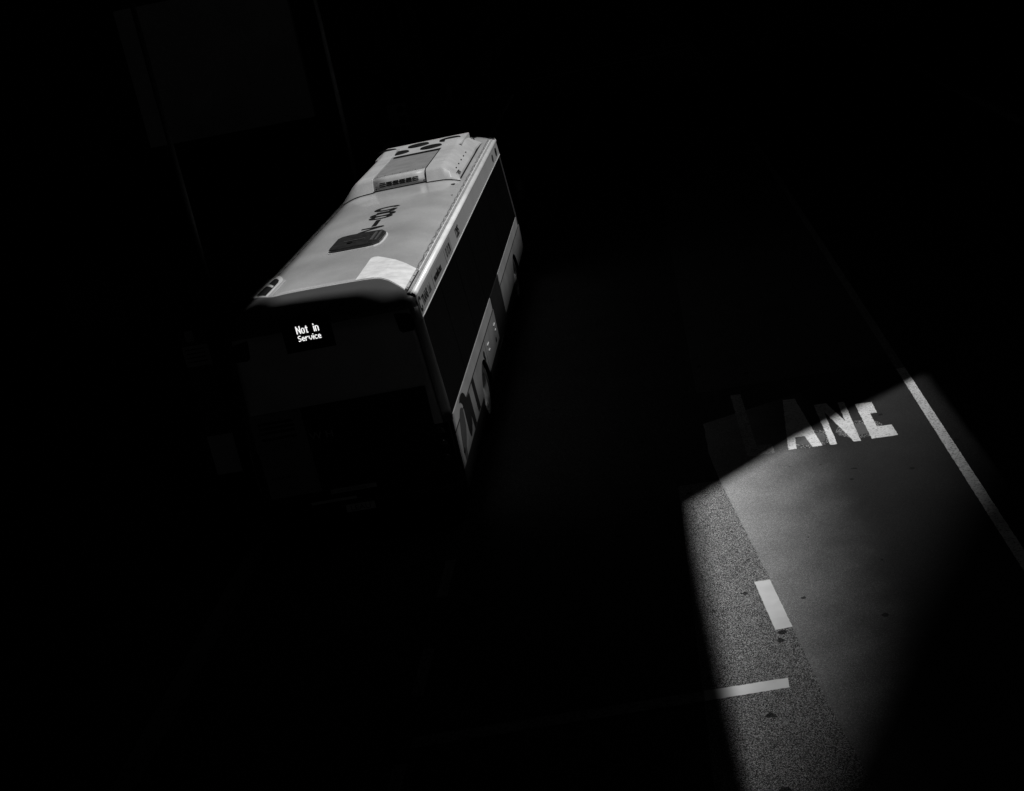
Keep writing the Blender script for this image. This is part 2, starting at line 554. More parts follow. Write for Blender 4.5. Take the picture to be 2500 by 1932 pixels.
def side_panel(name, sgn, y0, y1, z0, z1, m, arches=(), off=0.0, th=0.012):
    """panel following the side, with semicircular wheel-arch cut-outs (yc, zc, r)"""
    bm = bmesh.new()
    ys = [y0, y1]
    for yc, zc, r in arches:
        if zc + r > z0:
            hw = math.sqrt(max(0, r * r - (z0 - zc) ** 2))
            for k in range(25):
                ys.append(yc - hw * math.cos(math.pi * k / 24))
    ys = sorted(set(round(y, 5) for y in ys if y0 - 1e-6 <= y <= y1 + 1e-6))
    for a, b in zip(ys[:-1], ys[1:]):
        q = []
        for y in (a, b):
            zb = z0
            for yc, zc, r in arches:
                if abs(y - yc) < r:
                    zb = max(zb, zc + math.sqrt(r * r - (y - yc) ** 2))
            q.append((y, min(zb, z1 - 1e-3)))
        n = 4
        for i in range(n):
            co = []
            for y, zb in q:
                za, zc_ = zb + (z1 - zb) * i / n, zb + (z1 - zb) * (i + 1) / n
                co.append((y, za, zc_))
            (ya, a0, a1), (yb, b0, b1) = co
            for o_ in (0, 1):
                pass
            outer = [(sgn * (W(a0) + off), ya, a0), (sgn * (W(b0) + off), yb, b0), (sgn * (W(b1) + off), yb, b1), (sgn * (W(a1) + off), ya, a1)]
            vs = [bm.verts.new(p) for p in outer]
            bm.faces.new(vs)
    bmesh.ops.remove_doubles(bm, verts=bm.verts[:], dist=1e-4)
    # thickness
    ret = bmesh.ops.solidify(bm, geom=bm.faces[:], thickness=th if sgn > 0 else th)
    bmesh.ops.recalc_face_normals(bm, faces=bm.faces[:])
    return link(name, bm, m, bus)


ARCH = ((3.25, 0.42, 0.56), (9.70, 0.42, 0.575))
for sg in (1, -1):
    if sg > 0:
        side_panel('side_panel', 1, 0.02, 5.50, 0.635, 1.124, M['lower'], ARCH)
        side_panel('upper_side_panel', 1, 0.03, 5.42, 1.138, 1.33, M['upper'])
        side_panel('side_panel', 1, 6.95, 11.85, 0.635, 1.124, M['lower'], ARCH)
        side_panel('upper_side_panel', 1, 6.88, 11.55, 1.138, 1.33, M['upper'])
        side_panel('dark_side_panel', 1, 5.51, 6.94, 0.45, 1.33, M['black'])
        bm = bmesh.new(); box(bm, W(.5) + .002, W(.5) + .012, 5.2, 6.1, 0.36, 0.52)
        link('skirt_panel', bm, M['inkgrey'], bus)
    else:
        side_panel('side_panel', -1, 0.03, 11.85, 0.635, 1.124, M['lower'], ARCH)
        side_panel('upper_side_panel', -1, 0.03, 11.55, 1.138, 1.33, M['upper'])
    for a, b in ((0.02, 5.45), (6.92, 11.6)):
        side_panel('panel_seam', sg, a, b, 1.120, 1.142, M['black'], off=0.0015)
    for a, b in ((0.03, 2.62), (3.88, 9.06), (10.4, 11.8)):
        side_panel('skirt_panel', sg, a, b, 0.32, 0.632, M['black'], ARCH, off=-0.003)
    # windows
    n = 7
    y0, y1 = 0.10, 11.55
    for i in range(n):
        a = y0 + (y1 - y0) * i / n + 0.012
        b = y0 + (y1 - y0) * (i + 1) / n - 0.012
        side_panel('side_window', sg, a, b, 1.345, 2.575, M['glass'], off=-0.004)
    # cantrail cove
    side_panel('cantrail_panel', sg, 0.055 if sg > 0 else 1.36, 11.72, 2.61, 2.855, M['cove'])
    bm = bmesh.new()
    box(bm, 0, 0.008, 0.015, 11.72, 0, 0.010)
    for v in bm.verts:
        z = 2.598 + v.co.z
        v.co = (sg * (W(2.6) + v.co.x), v.co.y, z)
    bmesh.ops.recalc_face_normals(bm, faces=bm.faces[:])
    link('trim_strip', bm, M['white'], bus)
    # roof rail profile (x inward from side, z)
    prof = [(1.189, 2.856), (1.193, 2.868), (1.191, 2.884), (1.180, 2.902), (1.160, 2.915), (1.138, 2.917), (1.126, 2.911)]
    ys0 = 0.06 if sg > 0 else 2.34
    rows = [[(sg * x, y, z) for x, z in prof] for y in (ys0, 11.80)]
    bm = bmesh.new(); grid(bm, rows)
    bmesh.ops.recalc_face_normals(bm, faces=bm.faces[:])
    bmesh.ops.solidify(bm, geom=bm.faces[:], thickness=0.006)
    link('roof_rail', bm, M['rail'], bus, True)
    bm = bmesh.new()
    grid(bm, [[(sg * x, y, z) for x, z in ((1.128, 2.908), (1.098, 2.909))] for y in (ys0, 11.76)])
    bmesh.ops.recalc_face_normals(bm, faces=bm.faces[:]); bmesh.ops.solidify(bm, geom=bm.faces[:], thickness=0.02)
    link('rail_groove', bm, M['railgrey'], bus)
    bm = bmesh.new()
    N = 160
    yi0 = 1.15 if sg > 0 else 2.36
    rows = [[], [], [], []]
    for i in range(N + 1):
        y = yi0 + (11.74 - yi0) * i / N
        wob = 0.004 * math.sin(i * 1.7) + random.uniform(-0.003, 0.003)
        for k, (x, z) in enumerate(((1.100, 2.910), (1.095, 2.922), (1.078 + wob, 2.926), (1.074 + wob, 2.915))):
            rows[k].append((sg * x, y, z))
    grid(bm, rows)
    bmesh.ops.recalc_face_normals(bm, faces=bm.faces[:])
    link('inner_rail', bm, M['rail'], bus, True)
    bm = bmesh.new()
    rows = [[], []]
    for i in range(N + 1):
        y = yi0 + (11.74 - yi0) * i / N
        wob = 0.007 * math.sin(i * 0.9) + random.uniform(-0.006, 0.006)
        rows[0].append((sg * 1.080, y, 2.9225)); rows[1].append((sg * (1.052 + wob), y, 2.947))
    grid(bm, rows)
    bmesh.ops.recalc_face_normals(bm, faces=bm.faces[:])
    bmesh.ops.solidify(bm, geom=bm.faces[:], thickness=0.004)
    link('sealant_bead', bm, M['sealant'], bus)

# roof skin
RP = [(1.075, 2.932), (1.0, 2.965), (0.9, 2.998), (0.82, 3.018), (0.72, 3.034), (0.5, 3.046), (0.25, 3.050), (0.0, 3.051)]


def roof_z(x):
    return lerp_tab([(a, b) for a, b in RP[::-1]], abs(x))


def ye(x):       # rear edge of the roof in plan
    if x < 0:
        return lerp_tab([(0, 0.66), (0.7, 0.70), (0.8, 0.80), (0.9, 0.95), (1.0, 1.12), (1.1, 1.30), (1.2, 1.36)], -x)
    return lerp_tab([(0, 0.66), (0.62, 0.63), (0.72, 0.58), (0.82, 0.48), (1.075, 0.14), (1.2, 0.12)], x)


def yr(x):       # rear face in plan
    a = abs(x)
    return -0.03 + lerp_tab([(1.04, 0.0), (1.08, 0.010), (1.178, 0.078)], a)


xs = [-1.075, -1.0, -.9, -.82, -.72, -.62, -.5, -.25, 0, .25, .5, .62, .72, .82, .9, 1.0, 1.075]
NY = 60
bm = bmesh.new()
rows = []
for i in range(NY + 1):
    t = i / NY
    rows.append([(x, ye(x) + (11.75 - ye(x)) * t, roof_z(x)) for x in xs])
grid(bm, rows)
bmesh.ops.recalc_face_normals(bm, faces=bm.faces[:])
bmesh.ops.solidify(bm, geom=bm.faces[:], thickness=0.02)
bmesh.ops.recalc_face_normals(bm, faces=bm.faces[:])
link('roof', bm, M['roof'], bus, True)
# thin white edge strip along the rear of the roof
bm = bmesh.new()
xx = [-1.06 + 2.12 * i / 60 for i in range(61)]
grid(bm, [[(x, ye(x) - 0.012, roof_z(x) + 0.004) for x in xx], [(x, ye(x) + 0.045, roof_z(x) + 0.007) for x in xx]])
bmesh.ops.recalc_face_normals(bm, faces=bm.faces[:])
bmesh.ops.solidify(bm, geom=bm.faces[:], thickness=0.006)
link('roof_edge_strip', bm, M['gelcoat'], bus, True)

# rear cap: rolls from the roof edge down to the rear face
ZB = 2.76
bm = bmesh.new()
rows = []
S_ = [-1 + 2 * i / 48 for i in range(49)]


def capx(s, z):
    # squash the outer ends together for a rounded corner
    return s * (W(z) + 0.002)


for k in range(15):
    th = math.pi / 2 * k / 14
    row = []
    for s in S_:
        x0 = s * 1.178
        zt = roof_z(x0) - 0.006 if abs(x0) < 1.075 else 2.924 - (abs(x0) - 1.075) * 0.35
        e_, r_ = ye(x0), yr(x0)
        TM = R(80)
        tt = TM * (1 - k / 14)
        y = r_ + (e_ - r_) * (1 - math.cos(tt)) / (1 - math.cos(TM))
        z = ZB + (zt - ZB) * math.sin(tt) / math.sin(TM)
        if k == 0:
            y = e_
        row.append((x0 + (s * (W(z) + .002) - x0) * (k / 14), y, z))
    rows.append(row)
grid(bm, rows)
bmesh.ops.recalc_face_normals(bm, faces=bm.faces[:])
bmesh.ops.solidify(bm, geom=bm.faces[:], thickness=-0.01)
link('rear_cap', bm, M['cap'], bus, True)
bm = bmesh.new()
grid(bm, [[(s * (W(z) + 0.002), yr(s * 1.178), z) for s in S_ if abs(s) < .93] for z in (2.765, 2.6, 2.3, 2.0, 1.7, 1.45, 1.3)])
for v in bm.verts:
    v.co.y -= 0.004
bmesh.ops.recalc_face_normals(bm, faces=bm.faces[:])
bmesh.ops.solidify(bm, geom=bm.faces[:], thickness=0.012)
link('rear_panel', bm, M['rear'], bus, True)
for sg in (1, -1):
    bm = bmesh.new()
    grid(bm, [[(s * (W(z) + 0.002), yr(s * 1.178), z) for s in (sg * .912, sg * .92, sg * .94, sg * .96, sg * .98, sg * 1.0)] for z in (2.758, 2.6, 2.3, 2.0, 1.7, 1.45, 1.3)])
    bmesh.ops.recalc_face_normals(bm, faces=bm.faces[:])
    bmesh.ops.solidify(bm, geom=bm.faces[:], thickness=-0.012)
    link('rear_corner', bm, M['cap'], bus, True)
# side returns of the cap
for sg in (1, -1):
    bm = bmesh.new()
    rows = [[(sg * (W(z) + 0.002), y, z) for y in (yr(1.178) - 0.001, 0.099)] for z in (1.33, 1.6, 2.0, 2.4, 2.60)]
    grid(bm, rows)
    bmesh.ops.recalc_face_normals(bm, faces=bm.faces[:])
    bmesh.ops.solidify(bm, geom=bm.faces[:], thickness=0.008)
    link('corner_pillar', bm, M['cap'], bus, True)
# lower rear: engine door with advert, bumper
bm = bmesh.new(); box(bm, -1.23, 1.23, -0.025, 0.06, 0.62, 1.30)
link('engine_door', bm, M['black'], bus)
bm = bmesh.new(); box(bm, -1.15, -0.50, -0.056, -0.024, 0.70, 1.80)
link('advert_panel', bm, mat('advert_face', 0.16, 0.5, 0.3, n1=(3, 0.15), n2=(20, 0.1)), bus)
bm = bmesh.new(); box(bm, -0.498, 1.06, -0.055, -0.0242, 0.70, 1.80)
link('advert_panel', bm, M['black'], bus)
for i, (w_, h_, z_) in enumerate(((0.40, .03, 1.62), (0.50, .03, 1.56), (0.36, .03, 1.50), (0.5, .03, 1.44), (0.46, .03, 1.38))):
    pass
textobj('lettering', 'W H', (-0.47, -0.0575, 1.38), (1, 0, 0), (0, 0, 1), 0.09, M['fascia'], bus, depth=0.002, xs=1.15)
textobj('lettering', 'enquiries', (-1.08, -0.0585, 0.95), (1, 0, 0), (0, 0, 1), 0.05, M['ink'], bus, depth=0.002)
bm = bmesh.new()
for z_ in (1.66, 1.60, 1.54, 1.46):
    box(bm, -1.06, -0.62, -0.0595, -0.0562, z_, z_ + 0.035)
link('advert_print', bm, M['ink'], bus)
bm = bmesh.new(); box(bm, -1.24, 1.24, -0.10, 0.08, 0.36, 0.615)
bmesh.ops.bevel(bm, geom=bm.edges[:], offset=0.03, segments=3, affect='EDGES')
link('rear_bumper', bm, M['black'], bus, True)
bm = bmesh.new(); box(bm, -0.40, 0.18, -0.040, -0.0255, 0.635, 0.69)
st = link('safety_sticker', bm, M['fascia'], bus)
textobj('lettering', 'O  GIVE WAY TO BUSES', (-0.385, -0.0415, 0.648), (1, 0, 0), (0, 0, 1), 0.028, M['ink'], bus)
bm = bmesh.new(); box(bm, -0.66, -0.08, -0.108, -0.1005, 0.555, 0.590)
link('safety_sticker', bm, M['fascia'], bus)
bm = bmesh.new(); box(bm, -0.245, 0.12, -0.110, -0.1005, 0.39, 0.485)
npl = link('number_plate', bm, M['plate'], bus)
t_ = textobj('plate_lettering', 'LEAU', (-0.0625, -0.1115, 0.405), (1, 0, 0), (0, 0, 1), 0.065, M['ink'], npl, align='CENTER', xs=1.2)
for sg in (1, -1):
    for (z0, z1) in ((0.75, 0.93), (0.96, 1.10), (1.13, 1.25)):
        bm = bmesh.new(); cyl(bm, (sg * 1.10, -0.025, (z0 + z1) / 2), (sg * 1.10, -0.055, (z0 + z1) / 2), 0.065, 0.055, n=24)
        link('tail_lamp', bm, M['lamp'], bus, True)
# dark recess high on the right of the rear, and its twin
for sg in (1, -1):
    bm = bmesh.new()
    ptsx = [(0.90, 2.735), (1.06, 2.715), (1.10, 2.685), (1.115, 2.62), (1.12, 2.52), (1.09, 2.495), (0.96, 2.49), (0.925, 2.52)]
    prism(bm, [(sg * x, -0.050, z) for x, z in ptsx], (0, 0.07, 0))
    link('high_lamp', bm, M['ink'], bus)
# little marker lamps over the sign
for x, z in ((-.60, 2.965), (-.45, 2.965), (.0, 2.97), (.145, 2.968), (.30, 2.966)):
    bm = bmesh.new(); cyl(bm, (x, 0.14, z - .035), (x, 0.035, z - .035), 0.017, 0.013, n=14)
    link('marker_lamp', bm, M['ink'], bus, True)
bm = bmesh.new(); cyl(bm, (-.16, 0.08, 2.93), (-.16, 0.02, 2.935), 0.03, 0.025, n=16); box(bm, -.20, -.11, -.02, 0.05, 2.905, 2.93)
link('reversing_camera', bm, M['ink'], bus)
# destination sign
bm = bmesh.new(); box(bm, -0.475, 0.152, -0.045, 0.02, 2.475, 2.90)
bmesh.ops.bevel(bm, geom=bm.edges[:], offset=0.012, segments=2, affect='EDGES')
disp = link('destination_sign', bm, M['ink'], bus)
GL = {
 'N': ["X...X", "X...X", "XX..X", "XX..X", "X.X.X", "X.X.X", "X..XX", "X..XX", "X...X", "X...X"],
 'o': ["....", "....", "....", ".XX.", "X..X", "X..X", "X..X", "X..X", "X..X", ".XX."],
 't': ["....", ".X..", ".X..", "XXX.", ".X..", ".X..", ".X..", ".X..", ".X..", ".XX."],
 'i': ["X", "X", ".", "X", "X", "X", "X", "X", "X", "X"],
 'n': ["....", "....", "....", "XXX.", "X..X", "X..X", "X..X", "X..X", "X..X", "X..X"],
 ' ': ["...."] * 10}
GS = {
 'S': [".XXX", "X...", "X...", ".XX.", "...X", "...X", "XXX."],
 'e': ["....", "....", ".XX.", "X..X", "XXXX", "X...", ".XXX"],
 'r': ["....", "....", "X.XX", "XX..", "X...", "X...", "X..."],
 'v': [".....", ".....", "X...X", "X...X", "X...X", ".X.X.", "..X.."],
 'i': ["X", ".", "X", "X", "X", "X", "X"],
 'c': ["....", "....", ".XXX", "X...", "X...", "X...", ".XXX"]}


def led(word, G, x0, ztop, px, pz, wide):
    bm = bmesh.new()
    x = x0
    for ch in word:
        g = G[ch]
        for r, rowp in enumerate(g):
            for c_, q in enumerate(rowp):
                if q == 'X':
                    xa = x + c_ * px; za = ztop - r * pz
                    box(bm, xa, xa + wide, -0.0495, -0.0462, za - pz * 0.97, za)
        x += (len(g[0]) + 1) * px
    link('sign_lettering', bm, M['led'], disp)


led('Not in', GL, -0.288, 2.800, 0.0101, 0.0096, 0.0125)
led('Service', GS, -0.289, 2.682, 0.0087, 0.0100, 0.0104)

# AC unit
AX = -0.03
acu = None
bm = bmesh.new()


def ac_sect(y, h, w_in=0.47, drop=0.0):
    return [(AX + s * w_in, y, 3.03 + h) for s in (-1, 1)]


# centre section: rear face + mesh lid
bm = bmesh.new()
rear = [(7.13, 3.072), (7.17, 3.14), (7.21, 3.205), (7.23, 3.228), (7.255, 3.243), (7.29, 3.25), (7.38, 3.252)]
rows = [[(x, y + 0.03 * abs(x - AX), z) for x in (AX - .455, AX - .2, AX + .2, AX + .455)] for y, z in rear]
grid(bm, rows)
bmesh.ops.recalc_face_normals(bm, faces=bm.faces[:])
bmesh.ops.solidify(bm, geom=bm.faces[:], thickness=0.01)
acu = link('air_conditioner', bm, M['gelcoat'], bus, True)
bm = bmesh.new(); box(bm, AX - .445, AX + .445, 7.385, 9.22, 3.21, 3.254)
link('condenser_lid', bm, M['condenser'], acu)
bm = bmesh.new(); box(bm, AX - .46, AX + .46, 9.225, 9.62, 3.15, 3.225)
link('dark_gap', bm, M['ink'], acu)
bm = bmesh.new(); box(bm, AX - .82, AX + .82, 9.62, 11.0, 3.10, 3.235)
link('fan_deck', bm, M['gelcoat'], acu)
for x, y in ((-.46, 9.98), (.17, 9.98), (-.79, 10.55), (-.15, 10.55), (.47, 10.55)):
    bm = bmesh.new(); cyl(bm, (x, y, 3.2352), (x, y, 3.255), 0.21, 0.20, n=32)
    link('fan', bm, M['ink'], acu)
# grille slots
bm = bmesh.new()
for c_ in range(6):
    for r in range(3):
        x0 = AX - .345 + c_ * 0.114
        z0 = 3.108 + r * 0.026
        yb = 7.13 + (z0 - 3.072) * 0.60
        v = [(x0, yb - .004, z0), (x0 + .102, yb - .004, z0), (x0 + .102, yb + .005, z0 + .016), (x0, yb + .005, z0 + .016)]
        prism(bm, v, (0, -0.004, 0.002))
link('grille', bm, M['ink'], acu)
for sx in (-1, 1):
    bm = bmesh.new(); cyl(bm, (AX + sx * .415, 7.16, 3.096), (AX + sx * .415, 7.142, 3.092), 0.010, n=10)
    link('screw', bm, M['ink'], acu)
for i in range(7):
    bm = bmesh.new(); cyl(bm, (AX - .4 + i * .133, 7.42, 3.254), (AX - .4 + i * .133, 7.42, 3.259), 0.009, n=8)
    link('screw', bm, M['ink'], acu)
# black box standing in for the shadow under the centre panel
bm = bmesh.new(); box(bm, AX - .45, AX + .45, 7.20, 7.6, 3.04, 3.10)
link('shadow_gap', bm, M['ink'], acu)
# side pods
for sg in (-1, 1):
    bm = bmesh.new()
    sec = []
    for (y, hf, inset) in ((7.08, 0.0, 0.00), (7.10, 0.20, 0.005), (7.20, 0.82, 0.06), (7.235, 0.94, 0.08), (7.28, 1.0, 0.10), (8.5, 1.0, 0.10), (9.70, 1.0, 0.10), (9.78, 1.02, 0.10), (10.1, 1.16, 0.12), (10.2, 1.17, 0.12), (10.8, 0.75, 0.05), (11.1, 0.0, 0.0)):
        row = []
        outer = 1.03
        prof = [(0.466, 1.0), (0.60, 1.0), (0.735, 0.995), (0.765, 0.97), (0.80, 0.90), (0.865, 0.68), (0.89, 0.56), (1.0, 0.20), (1.02, 0.13), (outer, 0.0)]
        for x, f in prof:
            xx_ = AX + sg * (x - (inset * 0.3 if x > .5 else 0))
            zb = roof_z(xx_) + 0.018
            zt = 3.03 + 0.222 * hf
            row.append((xx_, y + (0.0 if x < .5 else 0.0), zb + max(0.0, (zt - zb)) * f if hf > 0 else zb))
        sec.append(row)
    grid(bm, sec)
    # inner wall
    inner = [[r[0] for r in sec], [(r[0][0], r[0][1], 3.03) for r in sec]]
    grid(bm, inner)
    bmesh.ops.remove_doubles(bm, verts=bm.verts[:], dist=1e-5)
    bmesh.ops.recalc_face_normals(bm, faces=bm.faces[:])
    pod = link('side_pod', bm, M['gelcoat'], acu, True)
    pod.data.set_sharp_from_angle(angle=R(22))
    bm = bmesh.new()
    grid(bm, [[(AX + sg * q, y, roof_z(AX + sg * q) + 0.022) for q in (.45, .6, .8, .9, 1.0, 1.018)] for y in (7.085, 9, 11.08)])
    bmesh.ops.recalc_face_normals(bm, faces=bm.faces[:])
    bmesh.ops.solidify(bm, geom=bm.faces[:], thickness=0.024)
    link('pod_shadow', bm, M['ink'], pod)  # black plate painted in for the shadow gap below the pod
    bm = bmesh.new()
    prism(bm, [(AX + sg * 0.461 - .005, yy, zz) for yy, zz in ((7.122, 3.05), (7.16, 3.145), (7.205, 3.225), (7.25, 3.262), (9.2, 3.262), (9.2, 3.10))], (.010, 0, 0))
    link('pod_seam', bm, M['ink' if sg > 0 else 'white'], acu)
    if sg > 0:
        for i in range(5):
            y = 7.65 + i * 0.40
            bm = bmesh.new(); cyl(bm, (AX + .895, y, 3.10), (AX + .925, y, 3.122), 0.011, n=10)
            link('rivet', bm, M['ink'], pod)
        textobj('lettering', 'THERMO', (AX + 0.993, 7.30, 3.035), (0.0, 1, 0), (-0.5, 0, 0.62), 0.07, M['ink'], pod, xs=0.8)
# base shadow strip under the pods
bm = bmesh.new()
pts = [(AX - 1.04, 7.0), (AX + 1.04, 7.0), (AX + 1.04, 11.1), (AX - 1.04, 11.1)]
bm.free()

# roof fittings
bm = bmesh.new()
hp = [(-.36, 2.74), (-.30, 2.66), (.24, 2.60), (.345, 2.70), (.365, 3.18), (.27, 3.42), (-.26, 3.46), (-.36, 3.36)]
hx = [(a, b) for a, b in [(-.37, 2.72), (-.33, 2.64), (-.24, 2.61), (.17, 2.60), (.27, 2.62), (.345, 2.72), (.365, 2.90), (.365, 3.22), (.34, 3.33), (.25, 3.44), (.12, 3.47), (-.20, 3.48), (-.32, 3.44), (-.365, 3.34)]]
prism(bm, [(x, y, 3.03) for x, y in hx], (0, 0, 0.070))
bmesh.ops.bevel(bm, geom=[e for e in bm.edges if all(v.co.z > 3.09 for v in e.verts)], offset=0.014, segments=2, affect='EDGES')
hatch = link('roof_hatch', bm, M['hatch'], bus)
bm = bmesh.new()
prism(bm, [(x * 1.05 + .0, 3.04 + (y - 3.04) * 1.06, 3.044) for x, y in hx], (0, 0, 0.013))
link('hatch_flange', bm, M['rail'], hatch)
bm = bmesh.new(); box(bm, -.20, .10, 2.985, 3.01, 3.10, 3.109)
box(bm, .20, .235, 2.80, 3.30, 3.10, 3.108); box(bm, .275, .30, 2.75, 3.30, 3.10, 3.107)
link('hatch_ridge', bm, M['hatchlight'], hatch)
bm = bmesh.new(); cyl(bm, (-.09, 2.86, 3.098), (-.09, 2.86, 3.115), 0.04, n=16)
link('handle', bm, M['ink'], hatch)
# roof numbers, read from the front
def ribbon(bm, pts, wx, wy, z, sm=6):
    P = []
    n = len(pts)
    for i in range(n - 1):
        p0, p1, p2, p3 = (Vector(pts[max(0, i - 1)]), Vector(pts[i]), Vector(pts[i + 1]), Vector(pts[min(n - 1, i + 2)]))
        for k in range(sm):
            t = k / sm
            P.append(0.5 * ((2 * p1) + (p2 - p0) * t + (2 * p0 - 5 * p1 + 4 * p2 - p3) * t * t + (3 * p1 - p0 - 3 * p2 + p3) * t ** 3))
    P.append(Vector(pts[-1]))
    L_, R_ = [], []
    for i, p in enumerate(P):
        d = (P[min(i + 1, len(P) - 1)] - P[max(i - 1, 0)]).normalized()
        nx, ny = -d.y, d.x
        L_.append((p.x + nx * wx / 2, p.y + ny * wy / 2, z)); R_.append((p.x - nx * wx / 2, p.y - ny * wy / 2, z))
    grid(bm, [L_, R_])


def dig(ch, y0, z=3.0545):
    X = lambda u: 0.205 - u * 0.335
    Y = lambda v: y0 + (1 - v) * 0.40
    D = {'2': [[(.03, .72), (.12, .93), (.45, 1.0), (.82, .93), (.95, .74), (.85, .52), (.5, .30), (.15, .12), (.05, .04)], [(.02, .04), (.5, .04), (1.0, .04)]],
         '8': [[(.5, .53), (.18, .60), (.08, .77), (.2, .94), (.5, 1.0), (.8, .94), (.92, .77), (.82, .60), (.5, .53), (.14, .44), (.03, .25), (.16, .06), (.5, .0), (.84, .06), (.97, .25), (.86, .44), (.5, .53)]],
         '5': [[(.88, .97), (.5, .97), (.2, .97)], [(.22, .98), (.16, .78), (.10, .50)], [(.10, .52), (.35, .62), (.65, .62), (.92, .48), (.97, .28), (.85, .08), (.5, .0), (.18, .04), (.03, .20)]]}[ch]
    for k, st_ in enumerate(D):
        bm = bmesh.new()
        ribbon(bm, [(X(u), Y(v)) for u, v in st_], 0.092, 0.078, z + 0.0004 * k)
        bmesh.ops.remove_doubles(bm, verts=bm.verts[:], dist=1e-5)
        bmesh.ops.recalc_face_normals(bm, faces=bm.faces[:])
        yield bm


for ch, y0 in (('2', 3.56), ('8', 4.58), ('5', 5.04)):
    bmt = bmesh.new()
    for b_ in dig(ch, y0):
        me_ = bpy.data.meshes.new('t'); b_.to_mesh(me_); b_.free(); bmt.from_mesh(me_); bpy.data.meshes.remove(me_)
    link('roof_number', bmt, M['ink'], bus)
bm = bmesh.new(); box(bm, -.000, .075, 4.04, 4.485, 3.0525, 3.0545)
link('roof_number', bm, M['ink'], bus)


def roof_plate(name, poly, m, lift=0.006, parent=bus, th=0.004):
    """flat-ish plate that follows the roof surface"""
    bm = bmesh.new()
    vs = [bm.verts.new((x, y, 0)) for x, y in poly]
    f = bm.faces.new(vs)
    bmesh.ops.triangulate(bm, faces=[f])
    bmesh.ops.subdivide_edges(bm, edges=bm.edges[:], cuts=3, use_grid_fill=True)
    for v in bm.verts:
        v.co.z = roof_z(v.co.x) + lift
    bmesh.ops.recalc_face_normals(bm, faces=bm.faces[:])
    if sum(f.normal.z for f in bm.faces) < 0:
        bmesh.ops.reverse_faces(bm, faces=bm.faces[:])
    ret = bmesh.ops.extrude_face_region(bm, geom=bm.faces[:])
    for v in [g for g in ret['geom'] if isinstance(g, bmesh.types.BMVert)]:
        v.co.z += th
    bmesh.ops.recalc_face_normals(bm, faces=bm.faces[:])
    return link(name, bm, m, parent)


pl = roof_plate('corner_plate', [(0.385, 0.655), (0.62, 0.655), (0.72, 0.60), (0.82, 0.50), (1.055, 0.17), (1.058, 1.17), (0.48, 1.83), (0.42, 1.85), (0.385, 1.80)], M['bright'])
roof_plate('access_flap', [(0.385, 0.66), (0.62, 0.66), (0.66, 0.80), (0.60, 0.95), (0.40, 1.02)], M['bright'], 0.011, pl, 0.002)
roof_plate('plate_bead', [(1.064, 0.20), (1.088, 0.12), (1.092, 1.10), (1.066, 1.20)], M['gelcoat'], 0.008, pl)
for y in (0.25, 0.5, 0.8, 1.08):
    bm = bmesh.new(); cyl(bm, (1.078, y, 2.935), (1.078, y, 2.950), 0.011, n=10)
    link('bolt', bm, M['ink'], pl)
roof_plate('drain_notch', [(1.062, 0.16), (1.088, 0.15), (1.090, 0.185), (1.066, 0.20)], M['ink'], 0.012, pl)
# vent, rear left
roof_plate('corner_infill', [(-1.186, 1.36), (-1.06, 1.24), (-1.06, 2.34), (-1.186, 2.34)], M['gelcoat'], -0.004, bus, 0.006)
vo = [(-1.165, 1.36), (-1.16, 1.75), (-1.135, 2.15), (-1.09, 2.27), (-1.03, 2.28), (-.90, 2.00), (-.80, 1.72), (-.765, 1.55), (-.775, 1.20), (-.785, 0.80), (-.90, 0.97), (-1.055, 1.24)]
vent = roof_plate('roof_vent', vo, M['rail'], 0.004)
vi = [(-1.10, 1.36), (-1.085, 1.80), (-1.06, 2.04), (-1.02, 2.08), (-.94, 1.93), (-.85, 1.70), (-.82, 1.54), (-.825, 1.2), (-.83, 0.90), (-.93, 1.08), (-1.05, 1.28)]
roof_plate('vent_mesh', vi, M['mesh'], 0.010, vent, 0.003)
roof_plate('vent_bar', [(-1.07, 1.80), (-1.07, 1.90), (-.835, 1.36), (-.835, 1.27)], M['rail'], 0.016, vent, 0.003)
roof_plate('vent_step', [(-.755, 0.80), (-.70, 0.74), (-.70, 1.5), (-.755, 1.62)], M['gelcoat'], 0.004)
# small roof fittings
for (x, y, r, h) in ((0.90, 6.72, 0.045, 0.006), (0.98, 5.86, 0.018, 0.005)):
    bm = bmesh.new(); cyl(bm, (x, y, roof_z(x) - .002), (x, y, roof_z(x) + h), r, n=20)
    link('roof_plug', bm, M['ink'], bus)
bm = bmesh.new(); cyl(bm, (0.84, 11.15, 2.97), (0.84, 11.15, 3.10), 0.012, n=10); box(bm, .80, .90, 11.12, 11.18, 3.09, 3.10)
link('antenna', bm, M['ink'], bus)
bm = bmesh.new(); box(bm, .76, .86, 10.7, 10.85, 2.98, 3.02)
link('antenna', bm, M['ink'], bus)

# side lettering on the cantrail
XW = 1.2095


def cove_text(s, y, z, h, m=M['ink'], xs=1.0, bold=0.0):
    x = W(z) + 0.0025
    tilt = (W(2.60) - W(2.86)) / 0.26
    return textobj('lettering', s, (x, y, z), (0, 1, 0), (-tilt, 0, 1), h, m, bus, xs=xs, bold=bold)


bm = bmesh.new()
for y0, y1, zt in ((0.03, 3.38, 2.838),):
    v = [(W(2.62) + .0008, y0, 2.615), (W(2.62) + .0008, y1 - .03, 2.615), (W(zt) + .0008, y1, zt), (W(zt) + .0008, y0, zt)]
    prism(bm, v, (0.001, 0, 0))
link('name_strip', bm, M['covedark'], bus)
